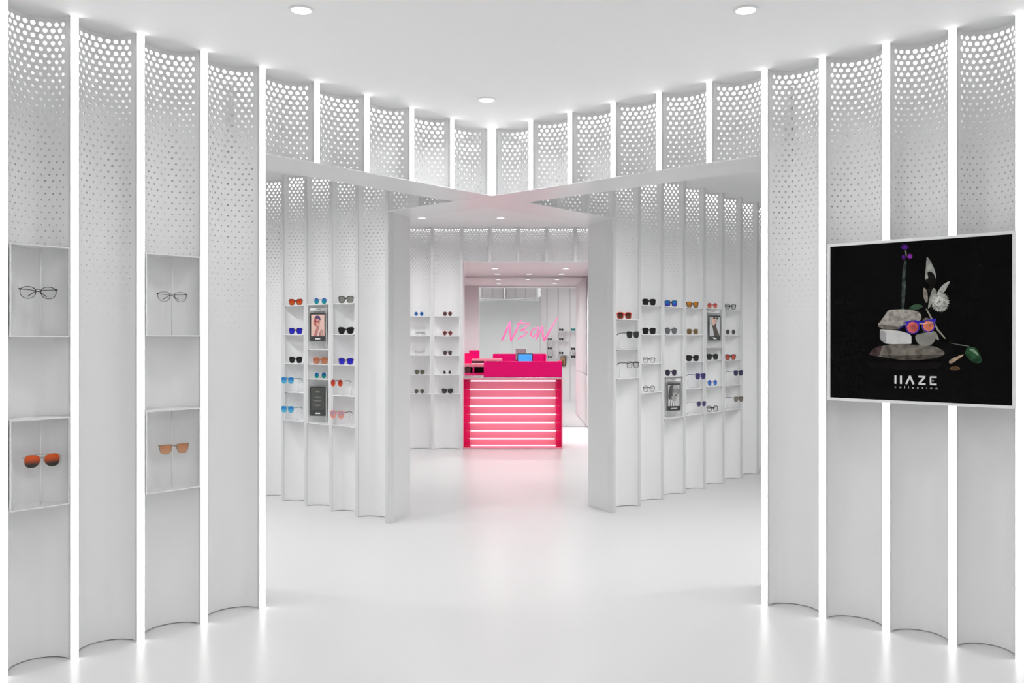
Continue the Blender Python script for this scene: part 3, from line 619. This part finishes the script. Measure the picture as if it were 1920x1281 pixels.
art = [
 ('reflection', 'reflection', (17, 14, 14), 9, .3, [(0.194,0.193),(0.2829,0.2046),(0.4297,0.1995),(0.5412,0.206),(0.5354,0.1776),(0.4297,0.1656),(0.2829,0.1653),(0.2196,0.1704)]),
 ('stalk', 'stalk', (60, 68, 64), 60, .6, [(0.3584,0.445),(0.3694,0.4447),(0.3785,0.5734),(0.3742,0.6058),(0.3827,0.6891),(0.3724,0.6961),(0.3633,0.6515),(0.3584,0.5613)]),
 ('tall_leaf', 'leaf', (150, 152, 146), 50, .35, [(0.4724,0.7059),(0.486,0.6892),(0.5035,0.6503),(0.5134,0.6119),(0.5111,0.5868),(0.4889,0.5752),(0.4653,0.592),(0.4624,0.608),(0.4683,0.6522),(0.4701,0.6902)]),
 ('leaf_shadow', 'leaf', (24, 22, 20), 50, .3, [(0.4724,0.6298),(0.4889,0.6353),(0.5064,0.6186),(0.5181,0.5739),(0.5006,0.5652),(0.486,0.531),(0.4742,0.5472),(0.486,0.569),(0.4594,0.5923),(0.4801,0.6009)]),
 ('lower_leaf', 'leaf', (128, 122, 112), 50, .35, [(0.4565,0.5638),(0.4742,0.5441),(0.4771,0.4932),(0.4683,0.484),(0.4565,0.5129)]),
 ('petal', 'petal', (150, 150, 142), 50, .3, [(0.5006,0.562),(0.5181,0.5361),(0.5064,0.5113),(0.486,0.4645),(0.476,0.454),(0.483,0.5057)]),
 ('spike', 'petal', (172, 172, 166), 90, .4, [(0.5152,0.5299),(0.5412,0.5698),(0.5756,0.5871),(0.5596,0.5534),(0.5441,0.5289),(0.5239,0.5171)]),
 ('fluffy_flower', 'flower', (166, 166, 160), 90, .45, [(.5308+.041*(1 if i % 2 else .84)*cos(2*pi*i/44), .4867+.048*(1 if i % 2 else .84)*sin(2*pi*i/44)) for i in range(44)]),
 ('flower_heart', 'flower', (204, 204, 198), 90, .2, el(.524,.492,.020,.022)),
 ('flower_gap', 'flower', (70, 70, 66), 90, .2, [(.511,.476),(.528,.488),(.532,.497),(.522,.490)]),
 ('bottom_stone', 'stone', (112, 106, 98), 28, .45, [(0.2068,0.2396),(0.2196,0.2596),(0.2514,0.2763),(0.2954,0.2844),(0.4057,0.2862),(0.5006,0.281),(0.5412,0.2624),(0.5516,0.2468),(0.5412,0.2342),(0.5064,0.2211),(0.4297,0.2122),(0.3571,0.211),(0.3016,0.2212),(0.2451,0.2269),(0.2132,0.2331)]),
 ('stone_end', 'stone', (72, 56, 56), 28, .4, [(0.2068,0.2396),(0.2196,0.2596),(0.2514,0.2763),(0.272,0.2800),(.262,.2550),(.255,.2290),(0.2451,0.2269),(0.2132,0.2331)]),
 ('block', 'block', (206, 205, 204), 30, .06, [(0.2577,0.3584),(0.2653,0.3616),(0.3571,0.3513),(0.4027,0.335),(0.4039,0.2933),(0.3997,0.2888),(0.2891,0.287),(0.2577,0.3092)]),
 ('block_side', 'block', (160, 158, 158), 30, .06, [(0.2577,0.3584),(0.286,0.3484),(0.2879,0.2883),(0.2577,0.3092)]),
 ('green_leaf', 'leaf', (58, 84, 64), 40, .35, [(0.3876,0.4572),(0.4057,0.4761),(0.4357,0.4817),(0.4583,0.4696),(0.4357,0.4561),(0.4057,0.4536)]),
 ('top_stone', 'stone', (160, 154, 146), 45, .35, [(0.2482,0.3848),(0.2672,0.4108),(0.2829,0.4334),(0.2954,0.4528),(0.3202,0.4575),(0.3815,0.4574),(0.4297,0.4467),(0.4464,0.4304),(0.4488,0.4081),(0.4297,0.3956),(0.3815,0.3865),(0.3694,0.3738),(0.3449,0.3611),(0.3016,0.3581),(0.264,0.3649),(0.2482,0.3749)]),
 ('top_stone_underside', 'stone', (112, 106, 98), 60, .4, [(.2482,.3848),(.275,.386),(.310,.378),(.345,.372),(.372,.376),(.3694,.3738),(.3449,.3611),(.3016,.3581),(.264,.3649),(.2482,.3749)]),
 ('bottom_stone_underside', 'stone', (78, 72, 66), 40, .4, [(.262,.240),(.330,.232),(.420,.236),(.500,.238),(.5412,.240),(.5412,.2342),(.5064,.2211),(.4297,.2122),(.3571,.211),(.3016,.2212),(.262,.228)]),
 ('back_stone', 'stone', (104, 96, 86), 40, .35, [(0.4535,0.4048),(0.4653,0.4161),(0.4889,0.4106),(0.5006,0.3915),(0.4947,0.3537),(0.4594,0.3443),(0.4476,0.3731)]),
 ('round_stone', 'stone', (140, 138, 132), 14, .2, [(0.4207,0.3317),(0.4535,0.3412),(0.4889,0.3486),(0.5093,0.3378),(0.5111,0.3094),(0.4947,0.2873),(0.4653,0.2776),(0.4357,0.287),(0.4225,0.3093)]),
 ('stem', 'stem', (160, 158, 140), 60, .3, [(0.4677,0.4554),(0.4724,0.4578),(0.5239,0.3585),(0.5539,0.317),(0.5516,0.3145),(0.5181,0.3523)]),
 ('thin_stem', 'stem', (104, 106, 98), 60, .3, [(0.5756,0.2958),(0.6152,0.2879),(0.6543,0.2813),(0.6543,0.2788),(0.6152,0.2835),(0.5767,0.2927)]),
 ('side_leaf', 'leaf', (150, 152, 140), 60, .3, [(0.4947,0.3537),(0.5152,0.3441),(0.5268,0.3095),(0.521,0.3063),(0.5006,0.3284)]),
 ('right_leaf', 'leaf', (40, 74, 50), 30, .45, [(0.6376,0.254),(0.6443,0.2726),(0.6571,0.2788),(0.682,0.2728),(0.7011,0.2424),(0.7082,0.2059),(0.682,0.1993),(0.6543,0.2172),(0.6376,0.2417)]),
 ('leaf_light', 'leaf', (120, 146, 122), 60, .35, [(.649,.268),(.672,.268),(.690,.250),(.696,.232),(.672,.252)]),
 ('twig', 'twig', (172, 150, 124), 60, .3, [(0.5687,0.2096),(0.5813,0.2223),(0.6292,0.2434),(0.632,0.2385),(0.6039,0.2164),(0.5813,0.1986),(0.5699,0.2002)]),
 ('twig_reflection', 'twig', (84, 62, 42), 60, .4, el(.594,.176,.022,.010)),
 ('blossom_stem', 'stem', (120, 120, 116), 60, .3, [(.374,.742),(.379,.742),(.383,.715),(.378,.715)]),
]
for nm, c, (x, z), (rx, rz_) in (('blossom', (74, 24, 120), (.3724,.7574), (.020,.015)), ('blossom', (142, 52, 170), (.3967,.712), (.013,.013)), ('blossom', (84, 30, 130), (.3681,.7093), (.010,.013))):
    art.append((nm+str(c[0]), 'blossom', c, 90, .5, [(x+rx*(1 if i % 2 else .7)*cos(2*pi*i/18), z+rz_*(1 if i % 2 else .7)*sin(2*pi*i/18)) for i in range(18)]))
art += [('temple', 'sunglasses', (40, 34, 110), 60, .3, [(.3449,.3560),(.3449,.3640),(.3724,.3860),(.3760,.3790)]),
 ('rim', 'sunglasses', (56, 44, 176), 40, .3, el(.4087,.3702,.0320,.0330,28)), ('rim', 'sunglasses', (56, 44, 176), 40, .3, el(.4801,.3759,.0290,.0300,28)),
 ('browline', 'sunglasses', (50, 40, 168), 40, .3, [(.372,.388),(.376,.397),(.420,.404),(.446,.398),(.470,.402),(.505,.410),(.513,.410),(.512,.396),(.47,.388),(.445,.386),(.40,.392)]),
 ('lens', 'sunglasses', (196, 96, 92), 22, .45, el(.4095,.3692,.0262,.0270,28)), ('lens', 'sunglasses', (222, 128, 98), 22, .4, el(.4801,.3752,.0240,.0250,28)),
 ('bridge', 'sunglasses', (222, 180, 160), 60, .2, [(.440,.384),(.440,.389),(.500,.394),(.500,.389)])]
for i, (nm, part, c, s_, amt, pts) in enumerate(art):
    if part in ('stone', 'leaf', 'petal', 'twig', 'block', 'reflection') and len(pts) < 20: pts = smooth_outline(pts, 1 if part == 'block' else 2)
    MB().slab(pts, -.0243-.0001*i, -.0240).build('print_'+part, key(pnoise('%s_%d' % (nm, i), c, s_, amt)), pr)
mat('print_white', (226, 226, 226), .4)
def bar(x0, z0, x1, z1, wd=.0044):
    l = math.hypot(x1-x0, z1-z0); ux, uz = -(z1-z0)/l*wd, (x1-x0)/l*wd
    return [(x0-ux, z0-uz), (x1-ux, z1-uz), (x1+ux, z1+uz), (x0+ux, z0+uz)]
def lettering(name, polys):
    m_ = MB()
    for p in polys: m_.slab(p, -.0246, -.0240)
    return m_.build(name, 'print_white', pr)
lettering('print_letter', [bar(.3300,.0952,.3300,.1358)]); lettering('print_letter', [bar(.3553,.0952,.3553,.1350)])
lettering('print_letter', [bar(.3791,.0955,.3965,.1346), bar(.3965,.1346,.4129,.0955)])
lettering('print_letter', [bar(.4345,.1325,.4653,.1325,.004), bar(.4620,.1310,.4375,.1000), bar(.4345,.0985,.4665,.0985,.004)])
lettering('print_letter', [bar(.4870,.1325,.5152,.1325,.004), bar(.4885,.0960,.4885,.1325,.0036), bar(.4870,.0985,.5152,.0985,.004), [(.4960,.1190),(.5050,.1150),(.4960,.1110)]])
def text_mesh(body, size, spacing, mname, nm):
    cu = bpy.data.curves.new(nm, 'FONT'); cu.body = body; cu.size = size; cu.space_character = spacing; cu.align_x = 'LEFT'; cu.extrude = .0003
    o = bpy.data.objects.new(nm, cu); col.objects.link(o); dg = bpy.context.evaluated_depsgraph_get(); dg.update()
    me = bpy.data.meshes.new_from_object(o.evaluated_get(dg)); bpy.data.objects.remove(o); me.materials.clear(); me.materials.append(M[mname]); return me
me = text_mesh('collection', .0155, 2.35, 'print_white', 'print_word')
xs = [v.co.x for v in me.vertices]; k = .192/(max(xs)-min(xs))
o = place('print_word', me, pr, (.3264-min(xs)*k, -.0243, .0755)); o.rotation_euler = (pi/2, 0, 0); o.scale = (k, 1, 1)

# ------------------------------------------------------------------ pink cash desk
mat('pink_panel', (226, 20, 118), .3, noise=(6, .03, 0)); mat('pink_deep', (222, 2, 104), .45, spec=.15, noise=(6, .03, 0))
mat('pink_back', (.88, .37, .46), .4, lin=True, noise=(6, .02, 0)); mat('pink_edge', (250, 150, 170), .2, noise=(20, .03, 0))
mat('tube_glow', (1, .97, .97), .4, emit=(255, 246, 248), es=1.35, lin=True)
mat('pink_falloff', (.92, .008, .23), .4, lin=True, noise=(6, .02, 0))  # deeper pink carrying the tube light's falloff in its colour
mat('dark_red', (70, 14, 26), .4, noise=(20, .1, 0)); mat('pink_neon', (60, 20, 36), .6, emit=(255, 108, 174), es=.92, noise=(10, .02, 0))
D0, DX0, DX1, DH = 11.10, -.645, .663, .938
desk = thing('cash_desk', 'glowing pink cash desk with stacked white tube lights behind clear acrylic', 'counter', (0, D0, 0))
def dk(nm, m, x0, x1, y0, y1, z0, z1, parent=None, bevel=0): return MB().box(x0, x1, y0, y1, z0, z1).build(nm, m, parent or desk, bevel=bevel)
dk('back_panel', 'pink_back', DX0+.012, DX1-.012, .16, .18, .02, DH-.02)
for a, b in ((DX0+.012, DX0+.085), (DX1-.085, DX1-.012)): dk('falloff_strip', 'pink_falloff', a, b, .15, .16, .02, DH-.02)  # strips paint in the deeper pink where the tube light does not reach
dk('base_plate', 'pink_panel', DX0+.012, DX1-.012, .012, .16, .008, .02)
dk('side_panel', 'pink_panel', DX0, DX0+.012, .012, .62, .008, DH-.012); dk('side_panel', 'pink_panel', DX1-.012, DX1, .012, .62, .008, DH-.012)
dk('front_pane', 'pink_acrylic', DX0+.014, DX1-.014, .003, .008, .022, DH-.02)
for a, b in ((DX0, DX0+.014), (DX1-.014, DX1)): dk('edge_strip', 'pink_edge', a, b, -.002, .012, .008, DH-.012)
dk('edge_strip', 'pink_edge', DX0+.014, DX1-.014, -.002, .012, DH-.026, DH-.012); dk('edge_strip', 'pink_edge', DX0+.014, DX1-.014, -.002, .012, .008, .022)
dk('kick_strip', 'steel', DX0, DX1, .01, .62, 0, .008)
dk('worktop', 'steel', DX0, DX1, 0, .64, DH-.012, DH, bevel=.002)
for i in range(9):
    z = (.890, .775, .665, .556, .447, .338, .230, .122, .036)[i]
    e = .012*(i % 2)
    tb = MB().tube([(-.545-e, .085, z), (.575-e, .085, z)], .0095, 12).build('tube_light', 'tube_glow', desk, smooth=True)
    for x, sg in ((-.545-e, -1), (.575-e, 1)):
        MB().tube([(x, .085, z), (x+sg*.03, .085, z)], .010, 10).build('socket', 'pink_edge', tb, smooth=True)
        MB().tube([(x+sg*.03, .085, z), (x+sg*.075, .085, z)], .003, 6).build('wire', 'pink_edge', tb, smooth=True)
up = thing('desk_screen', 'solid magenta privacy panel standing on the cash desk', 'panel', (0, D0, DH))
MB().box(-.370, .655, .01, .03, 0, .212).build('front_panel', 'pink_deep', up, bevel=.002)
MB().box(.635, .655, .03, .50, 0, .212).build('return_panel', 'pink_deep', up, bevel=.002); MB().box(-.370, -.350, .03, .30, 0, .212).build('return_panel', 'pink_deep', up, bevel=.002)
tab = thing('tablet', 'tablet with a plain blue screen behind the magenta desk panel', 'tablet', (.175, D0+.20, DH))
MB().box(-.103, .103, .004, .012, .10, .312).build('case', 'steel', tab, bevel=.002)
MB().box(-.103, .103, 0, .004, .10, .312).build('bezel', key(emat((28, 30, 44))), tab)
mat('blue_screen', (60, 140, 205), .15, emit=(52, 140, 214), es=.75)
MB().box(-.093, .093, -.0015, 0, .112, .302).build('screen', 'blue_screen', tab)
MB().tube([(0, .03, 0), (0, .012, .20)], .010, 8).build('stand', 'steel', tab, smooth=True); MB().box(-.06, .06, -.03, .08, 0, .008).build('base', 'steel', tab)
cb = thing('storage_cabinet', 'pink cabinet with a dark open shelf behind the left end of the desk', 'cabinet', (-.62, 12.05, 0))
MB().box(-.44, .44, .0, .40, 0, .955).build('body', 'pink_panel', cb); MB().box(-.44, .44, .38, .40, .955, 1.045).build('back_board', 'dark_red', cb)
MB().box(-.44, .44, 0, .40, 1.045, 1.085).build('top', 'pink_edge', cb)
for x in (-.44, .06, .42): MB().box(x, x+.02, .0, .38, .955, 1.045).build('divider', 'pink_panel', cb)
MB().box(-.16, .03, .30, .32, 1.085, 1.235).build('upright_panel', 'pink_deep', cb)
MB().box(-.40, .03, .01, .35, .956, 1.03).build('drawer', 'dark_red', cb)

# ------------------------------------------------------------------ pink brush lettering on the mirror
sign = thing('neon_sign', 'pink handwritten brush letters on the mirror above the cash desk', 'sign', (0, 13.872, 1.40))
def stroke(pts, rs, nm='letter'):
    m_ = MB().tube([(x, -.012, z-1.40) for x, z in pts], [q*1.3 for q in rs], 8); return m_.build(nm, 'pink_neon', sign, smooth=True)
stroke([(-.168,1.407),(-.100,1.56),(-.031,1.727)], [.010,.014,.012]); stroke([(-.035,1.727),(-.030,1.56),(-.021,1.407)], [.012,.012,.008]); stroke([(-.018,1.407),(.07,1.58),(.152,1.750)], [.010,.013,.007])
stroke([(.072,1.690),(.17,1.706),(.295,1.685),(.22,1.625),(.137,1.575),(.20,1.583),(.258,1.556),(.19,1.495),(.095,1.445)], [.008,.010,.009,.010,.011,.008,.009,.010,.009])
stroke([(.417,1.628),(.356,1.607),(.312,1.55),(.308,1.500),(.347,1.476),(.395,1.51),(.425,1.58),(.442,1.648)], [.008,.009,.010,.009,.009,.010,.009,.006])
stroke([(.395,1.428),(.45,1.55),(.499,1.661)], [.008,.010,.008]); stroke([(.499,1.661),(.505,1.53),(.524,1.403)], [.010,.011,.012]); stroke([(.524,1.403),(.62,1.58),(.743,1.794)], [.011,.012,.006])
